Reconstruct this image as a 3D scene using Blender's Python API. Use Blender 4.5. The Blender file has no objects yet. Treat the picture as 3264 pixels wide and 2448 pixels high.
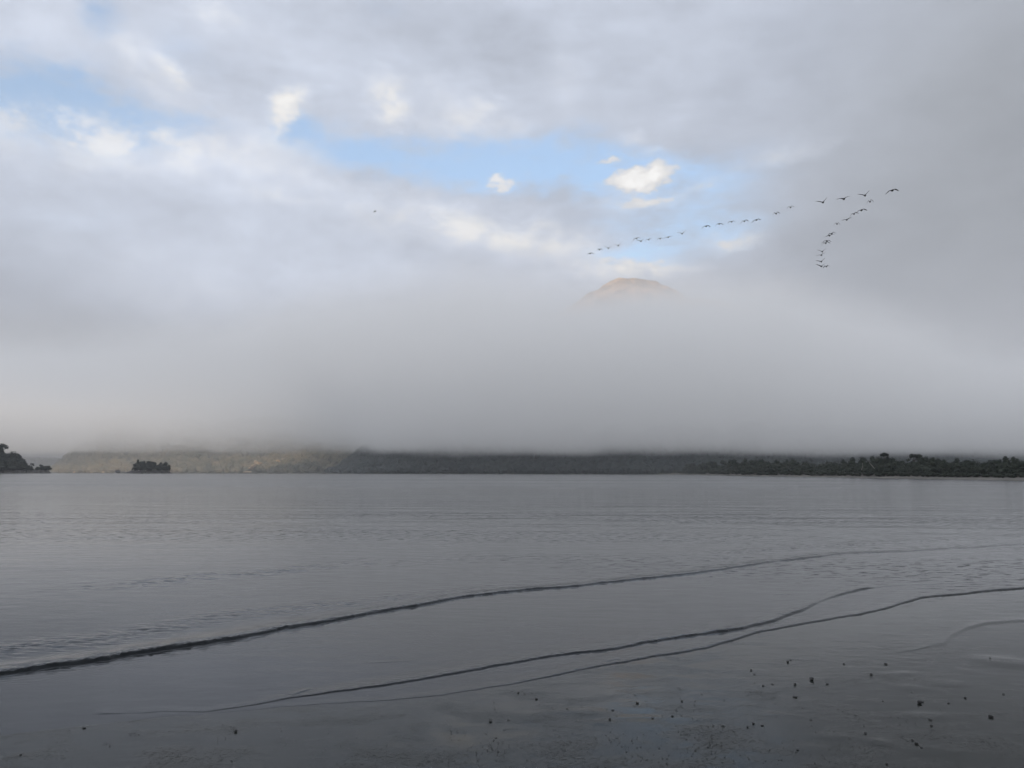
import bpy, math, random
import numpy as np
from mathutils import Matrix, Vector
R = math.radians
random.seed(11); rng = np.random.default_rng(11)
S = bpy.context.scene
C = S.collection

# ------------------------------------------------------------------ camera
F = 2663.0; W, H = 3264, 2448
CAM = Vector((0, 0, 2.0))
PITCH, ROLL = 6.06, -0.123
cd = bpy.data.cameras.new("camera"); cam = bpy.data.objects.new("camera", cd); C.objects.link(cam)
cd.sensor_width = 36.0; cd.lens = 36.0 * F / W; cd.clip_start = 0.1; cd.clip_end = 60000
CM = (Matrix.Rotation(R(90 + PITCH), 4, 'X') @ Matrix.Rotation(R(-ROLL), 4, 'Z'))
cam.matrix_world = Matrix.Translation(CAM) @ CM
S.camera = cam
RM = np.array(CM.to_3x3())

def ray(px, py):
    v = RM @ np.array([px - W / 2, H / 2 - py, -F], float)
    return v / np.linalg.norm(v)
def azel(px, py):
    v = ray(px, py); return math.degrees(math.atan2(v[0], v[1])), math.degrees(math.asin(v[2]))
def ground(px, py, z=0.0):
    v = ray(px, py); t = (z - CAM.z) / v[2]
    return np.array([v[0] * t, v[1] * t, z])
def at(px, py, d):
    v = ray(px, py); t = d / math.hypot(v[0], v[1])
    return Vector((v[0] * t, v[1] * t, CAM.z + v[2] * t))

# ------------------------------------------------------------------ node helper
class NT:
    def __init__(s, nt): s.nt = nt; s.n = nt.nodes; s.l = nt.links
    def new(s, t, **k):
        n = s.n.new(t)
        for a, b in k.items(): setattr(n, a, b)
        return n
    def put(s, sock, v):
        if isinstance(v, bpy.types.NodeSocket): s.l.new(v, sock)
        elif v is not None: sock.default_value = v
    def m(s, op, a, b=None, c=None, clamp=False):
        n = s.new('ShaderNodeMath', operation=op); n.use_clamp = clamp
        for i, v in enumerate((a, b, c)): s.put(n.inputs[i], v)
        return n.outputs[0]
    def vm(s, op, a, b=None):
        n = s.new('ShaderNodeVectorMath', operation=op)
        s.put(n.inputs[0], a)
        if b is not None: s.put(n.inputs[3 if op == 'SCALE' else 1], b)
        return n.outputs[1] if op in ('LENGTH', 'DOT_PRODUCT') else n.outputs[0]
    def ramp(s, v, a, b, lo=0.0, hi=1.0, kind='SMOOTHSTEP'):
        n = s.new('ShaderNodeMapRange', interpolation_type=kind)
        s.put(n.inputs[0], v)
        for i, x in enumerate((a, b, lo, hi)): s.put(n.inputs[i + 1], x)
        return n.outputs[0]
    def mix(s, f, a, b):
        n = s.new('ShaderNodeMix', data_type='RGBA'); n.clamp_factor = True
        s.put(n.inputs[0], f); s.put(n.inputs[6], a); s.put(n.inputs[7], b)
        return n.outputs[2]
    def noise(s, vec, scale, detail=4, rough=0.55, out=0, dist=0.0):
        n = s.new('ShaderNodeTexNoise')
        s.put(n.inputs['Vector'], vec); n.inputs['Scale'].default_value = scale
        n.inputs['Detail'].default_value = detail; n.inputs['Roughness'].default_value = rough
        n.inputs['Distortion'].default_value = dist
        return n.outputs[out]
    def mapv(s, vec, loc=(0, 0, 0), rot=(0, 0, 0), sc=(1, 1, 1), vt='POINT'):
        n = s.new('ShaderNodeMapping', vector_type=vt)
        s.put(n.inputs[0], vec); n.inputs[1].default_value = loc; n.inputs[2].default_value = rot; n.inputs[3].default_value = sc
        return n.outputs[0]
    def sep(s, v):
        n = s.new('ShaderNodeSeparateXYZ'); s.put(n.inputs[0], v); return n.outputs
    def comb(s, x, y, z):
        n = s.new('ShaderNodeCombineXYZ')
        for i, v in enumerate((x, y, z)): s.put(n.inputs[i], v)
        return n.outputs[0]

# ------------------------------------------------------------------ sun and sky
SUN_EL, SUN_AZ = 10.5, 193.0          # low morning sun behind the camera, a little to the left; azimuth clockwise from +Y
wd = bpy.data.worlds.new("World"); S.world = wd; wd.use_nodes = True
w = NT(wd.node_tree); w.n.clear()
sky = w.new('ShaderNodeTexSky', sky_type='NISHITA'); sky.sun_disc = False
sky.sun_elevation = R(SUN_EL); sky.sun_rotation = R(SUN_AZ); sky.altitude = 50; sky.dust_density = 0.6
tc = w.new('ShaderNodeTexCoord'); D = tc.outputs['Generated']
dx, dy, dz = w.sep(D)[:3]
az = w.m('MULTIPLY', w.m('ARCTAN2', dx, dy), 57.29578)
el = w.m('MULTIPLY', w.m('ARCSINE', dz), 57.29578)
P0 = w.comb(az, el, 0.0)
Dn = w.mapv(D, sc=(1, 1, 1.7))
wn = w.noise(Dn, 9.0, 6, 0.6, out=1)
warp = w.vm('SCALE', w.vm('SUBTRACT', wn, (0.5, 0.5, 0.5)), 2.0)
wn3 = w.noise(Dn, 34.0, 6, 0.65, out=1)
warp = w.vm('ADD', warp, w.vm('SCALE', w.vm('SUBTRACT', wn3, (0.5, 0.5, 0.5)), 1.7))
wn2 = w.noise(Dn, 3.0, 2, 0.5, out=1)
warp2 = w.vm('SCALE', w.vm('SUBTRACT', wn2, (0.5, 0.5, 0.5)), 2.0)
P = w.vm('ADD', w.vm('ADD', P0, warp), warp2)
PPD = 46.5
def blobs(P, lst):
    tot = None
    for px, py, rx, ry, rot, amp in lst:
        a, e = azel(px, py)
        q = w.mapv(P, loc=(a, e, 0), rot=(0, 0, R(rot)), sc=(rx / PPD, ry / PPD, 1), vt='TEXTURE')
        ln = w.vm('LENGTH', w.vm('MULTIPLY', q, (1, 1, 0)))
        v = w.ramp(ln, 1.7, 0.0, 0.0, amp)
        tot = v if tot is None else w.m('ADD', tot, v)
    return tot
holes = blobs(P, [
    (40, 320, 330, 95, -6, .95), (330, 350, 230, 60, -4, .6), (335, 60, 55, 60, 0, .65),
    (1120, 480, 250, 70, -8, .72), (1600, 525, 400, 76, -3, 1.05), (1960, 560, 290, 78, -4, .72), (2300, 560, 200, 90, 0, .38),
    (2050, 700, 260, 80, 0, .38), (2240, 760, 240, 80, 10, .34), (2010, 825, 130, 35, 0, .5), (1230, 50, 90, 40, 0, .25),
    (630, 390, 110, 30, 0, .45), (945, 400, 60, 40, 0, .6), (600, 180, 120, 60, -20, .25), (1850, 440, 120, 50, 0, .4),
    (300, 250, 120, 60, 0, .25), (250, 690, 200, 60, 0, .12)])
highs = blobs(P, [
    (100, 440, 420, 78, -3, .13), (430, 462, 420, 80, -6, .13), (700, 450, 320, 66, -4, .12), (900, 440, 190, 40, -14, .12),
    (470, 220, 130, 60, -30, .16), (545, 235, 60, 26, -38, .22), (925, 350, 60, 42, 30, .42), (690, 45, 80, 40, 0, .16), (150, 80, 190, 90, -15, .05),
    (1225, 315, 62, 80, 15, .26), (1390, 330, 190, 75, -5, .12), (1560, 425, 170, 45, -10, .17), (1780, 260, 80, 110, 0, .08),
    (2055, 572, 88, 34, 14, .95), (1935, 525, 60, 14, 0, .26), (2065, 490, 35, 14, 0, .2), (2060, 652, 130, 24, 4, .26), (2230, 615, 110, 16, 22, .16), (2000, 442, 45, 25, 0, .2),
    (2450, 515, 110, 32, 0, .16), (2600, 480, 90, 20, 25, .06), (1588, 578, 45, 22, 0, .34), (1300, 640, 380, 90, -6, .06),
    (1420, 720, 460, 70, -10, .13), (1720, 770, 360, 52, -10, .20), (870, 625, 80, 26, -12, .12), (2320, 783, 85, 30, 3, .26), (1960, 870, 150, 34, 0, .26), (2090, 872, 130, 26, 0, .24),
    (500, 900, 360, 120, -18, .06), (800, 1000, 300, 90, -10, .04), (1550, 335, 60, 30, 0, .12), (840, 150, 300, 80, -10, .05)])
darks = blobs(P, [
    (-50, 1020, 500, 330, -20, .10), (1450, 600, 420, 40, -5, .06), (1300, 90, 420, 120, 0, .04), (800, 290, 260, 60, 0, .04), (330, 300, 200, 70, -8, .03),
    (1250, 800, 300, 90, -10, .04), (2500, 900, 500, 200, 0, .04), (3264, 1100, 700, 500, 0, .05), (1700, 200, 300, 90, 0, .05)])
eln = w.m('ADD', el, w.m('MULTIPLY', w.m('SUBTRACT', w.noise(Dn, 4.0, 4, 0.5), 0.5), 6.0))
hgt = w.ramp(eln, 6.5, 15.0)
sd = w.m('MULTIPLY', w.ramp(w.m('ADD', az, w.m('MULTIPLY', eln, -0.45)), -10.0, 26.0), w.ramp(eln, 14.0, 32.0, 1.0, 0.55))
g0 = w.m('MULTIPLY_ADD', w.m('MULTIPLY', hgt, w.m('MULTIPLY_ADD', sd, -0.88, 1.0)), 0.235, 0.40)
g0 = w.m('SUBTRACT', g0, w.m('MULTIPLY', w.ramp(az, 12, 32, 0.0, 0.065), w.ramp(el, 6, 16)))
g0 = w.m('ADD', g0, w.m('MULTIPLY', w.ramp(az, 8, -20, 0.0, 0.05), hgt))
g0 = w.m('ADD', g0, w.m('MULTIPLY', w.ramp(el, 6, 9), w.ramp(el, 11, 18, 0.025, 0.0)))
f1 = w.m('SUBTRACT', w.noise(Dn, 8.0, 7, 0.55, dist=0.3), 0.5)
f2 = w.m('SUBTRACT', w.noise(w.mapv(D, loc=(3, 1, 5), sc=(1, 1, 2.2)), 18.0, 5, 0.55), 0.5)
amp = w.m('MULTIPLY', w.ramp(el, 7, 16, 0.12, 1.0), w.ramp(az, 8, 26, 1.0, 0.35))
f3 = w.m('SUBTRACT', w.noise(w.mapv(D, loc=(9, 4, 2), rot=(0, R(12), 0), sc=(0.8, 1, 2.6)), 42.0, 6, 0.66), 0.5)
f12 = w.m('MULTIPLY', w.m('ADD', w.m('MULTIPLY', f3, 0.08), w.m('ADD', w.m('MULTIPLY', f1, 0.29), w.m('MULTIPLY', f2, 0.22))), amp)
puff = w.m('MULTIPLY_ADD', w.ramp(w.noise(w.mapv(D, loc=(7, 2, 1), sc=(1, 1, 1.5)), 22.0, 6, 0.62), 0.36, 0.64), 0.7, 0.55)
hi = w.m('MULTIPLY', w.m('MULTIPLY', highs, puff), 0.80)
g = w.m('ADD', w.m('SUBTRACT', w.m('ADD', g0, f12), darks), hi)
warmth = w.ramp(hi, 0.0, 0.35)
coolc = w.mix(w.ramp(g0, 0.36, 0.58), (0.94, 0.995, 1.09, 1), (0.92, 1.0, 1.17, 1))
warmc = (1.03, 1.0, 0.955, 1)
tint = w.mix(w.m('MULTIPLY', warmth, 0.9), coolc, warmc)
cloud = w.vm('SCALE', w.vm('SCALE', tint, g), 10.0)
cover = w.m('SUBTRACT', 1.0, w.m('MULTIPLY', holes, w.m('ADD', w.m('MULTIPLY_ADD', f1, 1.6, 1.0), w.m('ADD', w.m('MULTIPLY', f2, 1.2), w.m('MULTIPLY', f3, 1.1)))), clamp=True)
cover = w.m('MAXIMUM', cover, w.ramp(hi, 0.0, 0.26))
cover = w.ramp(cover, -0.05, 1.0)
blue = w.mix(0.30, w.vm('MULTIPLY', sky.outputs[0], (1.45, 1.95, 2.45)), (8.5, 8.9, 9.4, 1))
col = w.mix(cover, blue, cloud)
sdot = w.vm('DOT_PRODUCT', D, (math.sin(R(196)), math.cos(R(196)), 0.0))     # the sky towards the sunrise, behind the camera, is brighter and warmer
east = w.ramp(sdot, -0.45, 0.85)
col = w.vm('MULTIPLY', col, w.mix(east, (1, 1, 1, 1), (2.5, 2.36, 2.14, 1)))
below = w.ramp(el, -1.5, -0.2)
col = w.mix(below, (1.2, 1.25, 1.3, 1), col)
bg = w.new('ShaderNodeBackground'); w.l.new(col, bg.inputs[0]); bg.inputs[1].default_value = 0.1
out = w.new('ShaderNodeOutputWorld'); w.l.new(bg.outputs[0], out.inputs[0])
wd.cycles.sampling_method = 'MANUAL'; wd.cycles.sample_map_resolution = 512

ld = bpy.data.lights.new("sun", 'SUN'); ld.energy = 3.8; ld.angle = R(0.5); ld.color = (1.0, 0.80, 0.58)
sun = bpy.data.objects.new("sun", ld); C.objects.link(sun)
sv = Vector((math.sin(R(SUN_AZ)) * math.cos(R(SUN_EL)), math.cos(R(SUN_AZ)) * math.cos(R(SUN_EL)), math.sin(R(SUN_EL))))
sun.rotation_euler = sv.to_track_quat('Z', 'Y').to_euler(); sun.location = (0, 0, 50)

vs = S.view_settings
S.display_settings.display_device = 'sRGB'
vs.view_transform = 'Standard'; vs.look = 'None'; vs.exposure = 0.0; vs.gamma = 1.0; vs.use_curve_mapping = False
cy = S.cycles
cy.max_bounces = 8; cy.volume_bounces = 4; cy.diffuse_bounces = 2; cy.glossy_bounces = 3; cy.transmission_bounces = 2; cy.transparent_max_bounces = 8
cy.use_denoising = True; cy.denoising_prefilter = 'ACCURATE'; cy.volume_max_steps = 256; cy.volume_step_rate = 1.4
cy.sample_clamp_indirect = 4.0; cy.use_adaptive_sampling = True; cy.adaptive_threshold = 0.02; cy.adaptive_min_samples = 12

# ------------------------------------------------------------------ mesh helpers
def mesh_np(name, V, quads=None, tris=None, smooth=True):
    me = bpy.data.meshes.new(name)
    V = np.asarray(V, np.float32)
    nq = 0 if quads is None else len(quads); nt = 0 if tris is None else len(tris)
    idx = np.concatenate([np.asarray(a, np.int32).ravel() for a in (quads, tris) if a is not None and len(a)])
    me.vertices.add(len(V)); me.vertices.foreach_set('co', V.ravel())
    me.loops.add(len(idx)); me.loops.foreach_set('vertex_index', idx)
    me.polygons.add(nq + nt)
    st = np.concatenate([np.arange(nq) * 4, nq * 4 + np.arange(nt) * 3]).astype(np.int32)
    me.polygons.foreach_set('loop_start', st)
    me.polygons.foreach_set('use_smooth', np.full(nq + nt, smooth))
    me.update(calc_edges=True); me.validate()
    return me
def link(name, me, mat=None, parent=None):
    o = bpy.data.objects.new(name, me); C.objects.link(o)
    if mat is not None and me is not None and not me.materials: me.materials.append(mat)
    if parent is not None: o.parent = parent
    return o
def tag(o, label=None, cat=None, group=None, kind=None):
    if label: o['label'] = label
    if cat: o['category'] = cat
    if group: o['group'] = group
    if kind: o['kind'] = kind
    return o
def gridq(nr, nc):
    i = np.arange(nr - 1)[:, None] * nc + np.arange(nc - 1)[None, :]
    i = i.ravel(); return np.stack([i, i + 1, i + nc + 1, i + nc], 1)
def vnoise(x, y, seed=0):
    xi = np.floor(x).astype(np.int64); yi = np.floor(y).astype(np.int64)
    fx = x - xi; fy = y - yi; fx = fx * fx * (3 - 2 * fx); fy = fy * fy * (3 - 2 * fy)
    def h(a, b):
        n = (a * 374761393 + b * 668265263 + seed * 1442695041) & 0xffffffff
        n = ((n ^ (n >> 13)) * 1274126177) & 0xffffffff
        return ((n ^ (n >> 16)) & 0xffff) / 65535.0 * 2 - 1
    return (h(xi, yi) * (1 - fx) + h(xi + 1, yi) * fx) * (1 - fy) + (h(xi, yi + 1) * (1 - fx) + h(xi + 1, yi + 1) * fx) * fy
def fbm(x, y, seed=0, o=5, g=0.5):
    t = 0; a = 1.0; 
    for k in range(o): t = t + a * vnoise(x * 2 ** k, y * 2 ** k, seed + k); a *= g
    return t
def sstep(a, b, x):
    t = np.clip((x - a) / (b - a), 0, 1); return t * t * (3 - 2 * t)

_T = (1 + 5 ** .5) / 2
def ico(sub=1):
    v = [(-1, _T, 0), (1, _T, 0), (-1, -_T, 0), (1, -_T, 0), (0, -1, _T), (0, 1, _T), (0, -1, -_T), (0, 1, -_T), (_T, 0, -1), (_T, 0, 1), (-_T, 0, -1), (-_T, 0, 1)]
    f = [(0, 11, 5), (0, 5, 1), (0, 1, 7), (0, 7, 10), (0, 10, 11), (1, 5, 9), (5, 11, 4), (11, 10, 2), (10, 7, 6), (7, 1, 8), (3, 9, 4), (3, 4, 2), (3, 2, 6), (3, 6, 8), (3, 8, 9), (4, 9, 5), (2, 4, 11), (6, 2, 10), (8, 6, 7), (9, 8, 1)]
    v = [np.array(a) / np.linalg.norm(a) for a in v]
    for _ in range(sub):
        c = {}; nf = []
        def mid(a, b):
            k = (min(a, b), max(a, b))
            if k not in c:
                p = v[a] + v[b]; v.append(p / np.linalg.norm(p)); c[k] = len(v) - 1
            return c[k]
        for a, b, d in f:
            x, y, z = mid(a, b), mid(b, d), mid(d, a)
            nf += [(a, x, z), (b, y, x), (d, z, y), (x, y, z)]
        f = nf
    return np.array(v), np.array(f)
ICO1, ICO2, ICO3 = ico(1), ico(2), ico(3)

# ------------------------------------------------------------------ materials
def mat(name):
    m = bpy.data.materials.new(name); m.use_nodes = True
    n = NT(m.node_tree); b = m.node_tree.nodes['Principled BSDF']
    return m, n, b
def noise_mat(name, c1, c2, scale, rough=0.9, detail=5, spec=0.3, bump=0.0, bdist=1.0, coord='Object', lo=.35, hi=.65):
    m, n, b = mat(name)
    t = n.new('ShaderNodeTexCoord').outputs[coord]
    f = n.noise(t, scale, detail, 0.6)
    n.l.new(n.mix(n.ramp(f, lo, hi), c1 + (1,), c2 + (1,)), b.inputs['Base Color'])
    b.inputs['Roughness'].default_value = rough; b.inputs['Specular IOR Level'].default_value = spec
    if bump:
        bp = n.new('ShaderNodeBump'); bp.inputs['Strength'].default_value = bump; bp.inputs['Distance'].default_value = bdist
        n.l.new(n.noise(t, scale * 2.3, 6, 0.65), bp.inputs['Height']); n.l.new(bp.outputs[0], b.inputs['Normal'])
    return m
M_leaf = noise_mat('dark_foliage', (.013, .020, .016), (.036, .044, .030), 3.0, 0.8, 4)
M_forest = noise_mat('sun_toned_foliage', (.07, .072, .045), (.18, .15, .095), 0.035, 0.85, 6)  # lighter, warmer copy: sunlit tone put into the foliage colour
M_forest_dark = noise_mat('shade_toned_foliage', (.032, .044, .046), (.050, .062, .060), 0.02, 0.9, 4)  # darker, bluer copy: hillside shade and haze put into the colour
M_bark = noise_mat('bark', (.07, .06, .05), (.15, .13, .11), 2.0)
M_pale = noise_mat('pale_bark', (.22, .20, .18), (.34, .32, .29), 2.0)
M_rock = noise_mat('shore_rock', (.030, .028, .026), (.075, .070, .062), 0.25, 0.8, 6, 0.3, 0.7, 0.6)
M_cliff = noise_mat('bare_cliff_rock', (.46, .34, .21), (.68, .54, .37), 0.08, 0.9, 6, 0.2, 0.6, 1.0)
M_mount = noise_mat('mountain_rock', (.17, .12, .07), (.46, .31, .19), 0.02, 0.95, 9, 0.1, 1.0, 14.0, lo=.36, hi=.6)
M_hill = noise_mat('hill_soil', (.03, .038, .025), (.05, .055, .035), 0.02)
M_bird = noise_mat('bird_plumage', (.008, .008, .009), (.016, .015, .015), 8.0, 0.7)
M_stone = noise_mat('dark_stone', (.006, .006, .006), (.02, .019, .018), 30.0, 0.55, 4, 0.4, 0.5, 0.01)
M_shore = noise_mat('far_beach_sand', (.085, .08, .07), (.15, .14, .125), 0.06, 0.9, 5)

# water: calm lake with small wind ripples
M_water, n, b = mat('lake_water')
t = n.new('ShaderNodeTexCoord').outputs['Object']
b.inputs['Base Color'].default_value = (.013, .015, .017, 1)
b.inputs['IOR'].default_value = 1.165; b.inputs['Specular IOR Level'].default_value = 0.5
sx, sy, sz = n.sep(t)[:3]
dist = n.vm('LENGTH', n.comb(sx, sy, 0.0))
rm = n.mapv(t, rot=(0, 0, R(14)), sc=(0.55, 1.0, 1.0))
rip1 = n.noise(rm, 2.6, 3, 0.5)
rip2 = n.noise(n.mapv(t, rot=(0, 0, R(-20)), sc=(0.5, 1, 1)), 6.0, 4, 0.6)
patch = n.ramp(n.noise(n.mapv(t, rot=(0, 0, R(10)), sc=(0.25, 1, 1)), 0.10, 3, 0.5), 0.44, 0.60)
sharp = n.m('POWER', n.ramp(rip2, 0.56, 0.80, kind='LINEAR'), 1.4)
chopd = n.m('MULTIPLY', n.ramp(dist, 12, 20), n.ramp(dist, 36, 70, 1.0, 0.10))
hgt_w = n.m('ADD', n.m('MULTIPLY', n.m('MULTIPLY', rip1, n.ramp(dist, 40, 160, 1.0, 0.3)), 0.012), n.m('MULTIPLY', n.m('MULTIPLY', sharp, 0.036), n.m('MULTIPLY', n.m('MULTIPLY_ADD', patch, 0.9, 0.10), chopd)))
swell = n.noise(n.mapv(t, rot=(0, 0, R(8)), sc=(0.3, 1, 1)), 0.5, 2, 0.5)
hgt_w = n.m('MULTIPLY', hgt_w, n.ramp(dist, 8, 40, 0.35, 1.0))
hgt_w = n.m('ADD', hgt_w, n.m('MULTIPLY', n.m('MULTIPLY', swell, 0.05), n.ramp(dist, 12, 40)))
bp = n.new('ShaderNodeBump'); bp.inputs['Strength'].default_value = 1.0; bp.inputs['Distance'].default_value = 1.0
n.l.new(hgt_w, bp.inputs['Height']); n.l.new(bp.outputs[0], b.inputs['Normal'])
band = n.noise(n.mapv(t, rot=(0, 0, R(4)), sc=(0.12, 1, 1)), 0.03, 3, 0.5)
n.l.new(n.m('ADD', n.ramp(dist, 12, 160, 0.05, 0.14), n.m('MULTIPLY', band, 0.10)), b.inputs['Roughness'])

# wet sand: a mirror film of water broken by rougher patches
M_sand, n, b = mat('wet_sand')
t = n.new('ShaderNodeTexCoord').outputs['Object']
sx, sy, sz = n.sep(t)[:3]
dist = n.vm('LENGTH', n.comb(sx, sy, 0.0))
pat = n.noise(n.mapv(t, sc=(0.7, 1.0, 1)), 2.2, 5, 0.6)
near = n.ramp(dist, 13.0, 6.8)
thr = n.m('MULTIPLY_ADD', near, -0.16, 0.66)
rough_m = n.ramp(n.m('SUBTRACT', pat, thr), -0.10, 0.16)
grain = n.noise(t, 110.0, 3, 0.7)
fleck = n.ramp(n.noise(n.mapv(t, sc=(.8, 1, 1)), 38.0, 4, 0.7), 0.54, 0.68)
n.l.new(n.mix(n.m('MULTIPLY', rough_m, fleck), (.020, .022, .020, 1), (.006, .006, .006, 1)), b.inputs['Base Color'])
n.l.new(n.m('MULTIPLY_ADD', rough_m, 0.10, n.m('MULTIPLY_ADD', pat, 0.05, 0.02)), b.inputs['Roughness'])
b.inputs['IOR'].default_value = 1.155; b.inputs['Specular IOR Level'].default_value = 0.5
n.l.new(n.m('MULTIPLY_ADD', n.m('MULTIPLY', rough_m, fleck), -0.42, 0.5), b.inputs['Specular IOR Level'])
hs = n.m('MULTIPLY', n.m('MULTIPLY', grain, 0.0016), rough_m)
hs = n.m('ADD', hs, n.m('MULTIPLY', n.m('MULTIPLY', fleck, rough_m), 0.0010))
hs = n.m('ADD', hs, n.m('MULTIPLY', n.noise(n.mapv(t, rot=(0, 0, R(6)), sc=(0.3, 1.0, 1)), 5.0, 3, 0.5), 0.0011))
bp = n.new('ShaderNodeBump'); bp.inputs['Strength'].default_value = 1.0; bp.inputs['Distance'].default_value = 1.0
n.l.new(hs, bp.inputs['Height']); n.l.new(bp.outputs[0], b.inputs['Normal'])

# ------------------------------------------------------------------ wave fronts, traced on the ground
def polar(pts):
    a = np.array([ground(x, y) for x, y in pts])
    az_ = np.arctan2(a[:, 0], a[:, 1]); r = np.hypot(a[:, 0], a[:, 1])
    o = np.argsort(az_); return az_[o], r[o]
L1 = [(-1500, 2310), (-600, 2210), (0, 2146), (295, 2109), (590, 2065), (738, 2042), (885, 2011), (1033, 1983), (1181, 1957), (1328, 1932), (1476, 1904), (1623, 1887), (1780, 1875), (1927, 1858), (2075, 1843), (2222, 1827), (2370, 1806), (2458, 1791), (2517, 1786), (2613, 1774), (2665, 1767), (2886, 1758), (3108, 1746), (3264, 1735), (4200, 1690)]
A1 = [(-1500, .036), (0, .036), (600, .038), (1000, .032), (1500, .028), (1650, .027), (2300, .025), (2440, .024), (2480, .014), (2520, .026), (2600, .026), (2660, .018), (2900, .014), (3264, .012), (4200, .010)]
L2 = [(-1500, 2360), (0, 2300), (310, 2279), (664, 2267), (812, 2245), (922, 2227), (1033, 2211), (1181, 2190), (1328, 2168), (1476, 2143), (1624, 2116), (1780, 2093), (1927, 2072), (2038, 2052), (2148, 2033), (2259, 2020), (2370, 2004), (2466, 1980), (2554, 1946), (2606, 1921), (2680, 1895), (2761, 1876), (2886, 1865), (3264, 1853), (4200, 1830)]
A2 = [(-1500, 0), (290, 0), (330, .004), (400, .001), (664, .003), (900, .006), (1181, .011), (1476, .013), (1780, .015), (2038, .018), (2190, .020), (2240, .017), (2300, .026), (2440, .022), (2554, .020), (2620, .006), (2680, .018), (2761, .022), (2790, .004), (3000, .002), (3264, 0), (4200, 0)]
L3 = [(-2500, 2480), (-1500, 2430), (0, 2345), (400, 2300), (885, 2256), (1107, 2239), (1254, 2230), (1402, 2217), (1624, 2183), (1780, 2155), (1927, 2120), (2038, 2099), (2148, 2083), (2259, 2064), (2333, 2042), (2407, 2017), (2554, 1991), (2665, 1970), (2739, 1961), (2827, 1939), (2938, 1906), (3071, 1893), (3264, 1876), (4200, 1800)]
A3 = [(-2500, 0), (300, 0), (800, .0015), (1100, .003), (1400, .004), (1700, .006), (1927, .010), (2259, .013), (2600, .013), (2827, .015), (3000, .018), (3264, .022), (4200, .02)]
L4 = [(2500, 2110), (2700, 2098), (2901, 2074), (3012, 2055), (3034, 2028), (3078, 2005), (3152, 1987), (3264, 1980), (4200, 1930)]
A4 = [(2500, 0), (2850, 0), (2901, .0025), (3012, .005), (3020, .002), (3060, .005), (3100, .010), (3264, .008), (4200, .006)]
L0 = [(-600, 2150), (0, 2072), (295, 2037), (516, 2002), (664, 1976), (922, 1946), (1144, 1921), (1402, 1891), (1624, 1862), (1900, 1840), (2400, 1790)]
A0 = [(-600, .007), (0, .008), (600, .007), (1144, .005), (1624, .003), (2000, .003), (2400, 0)]
L5 = [(-400, 1905), (258, 1873), (590, 1845), (886, 1817), (1107, 1801), (1365, 1791), (1700, 1770)]
A5 = [(-400, 0), (100, 0), (258, .005), (590, .009), (886, .009), (1107, .007), (1365, .004), (1700, 0)]
L6 = [(2100, 1775), (2370, 1758), (2665, 1740), (2923, 1725), (3264, 1712), (4000, 1695)]
A6 = [(2100, 0), (2370, .010), (2665, .012), (2923, .010), (3264, .008), (4000, 0)]
FRONTS = [(L1, A1, 'steep'), (L2, A2, 'steep'), (L3, A3, 'steep'), (L0, A0, 'soft'), (L5, A5, 'chop'), (L6, A6, 'soft')]
P3 = polar(L3)
# minor fragments of small fronts: two ends and a height
FRAG = [((930, 2218), (1000, 2196), .006), ((1930, 2112), (1990, 2101), .006), ((2405, 2096), (2462, 2093), .004), ((2470, 1897), (2530, 1893), .005), ((3150, 1972), (3264, 1968), .004),
        ((2490, 1804), (2530, 1800), .010), ((2560, 1790), (2620, 1783), .010), ((2160, 2037), (2215, 2028), .007), ((2270, 2022), (2330, 2014), .008), ((1150, 2115), (1330, 2108), .002), ((1400, 2110), (1500, 2102), .002)]

def front_height(az_, r, line, A, mode):
    la, lr = polar(line)
    pa = np.interp(np.array([q[0] for q in A], float), [p[0] for p in line], [p[1] for p in line])
    aa = np.array([math.atan2(*ground(q[0], y)[:2]) for q, y in zip(A, pa)])
    rl = np.interp(az_, la, lr); am = np.interp(az_, aa, [q[1] for q in A])
    # smooth the traced line, then roughen it a little
    x = rl * np.sin(az_)
    dr = np.gradient(rl, az_) if rl.ndim == 1 else None
    return rl, am

def build_surface(name, azs, rs, zfun, m, kind_label=None):
    A, Rr = np.meshgrid(azs, rs)
    Z = zfun(A, Rr)
    V = np.stack([Rr * np.sin(A), Rr * np.cos(A), Z], -1).reshape(-1, 3)
    q = gridq(len(rs), len(azs))[:, ::-1]
    return link(name, mesh_np(name, V, q), m)

def smooth1(a, k):
    ker = np.hanning(k); ker /= ker.sum()
    return np.convolve(np.pad(a, k // 2, mode='edge'), ker, 'valid')[:len(a)]

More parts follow.
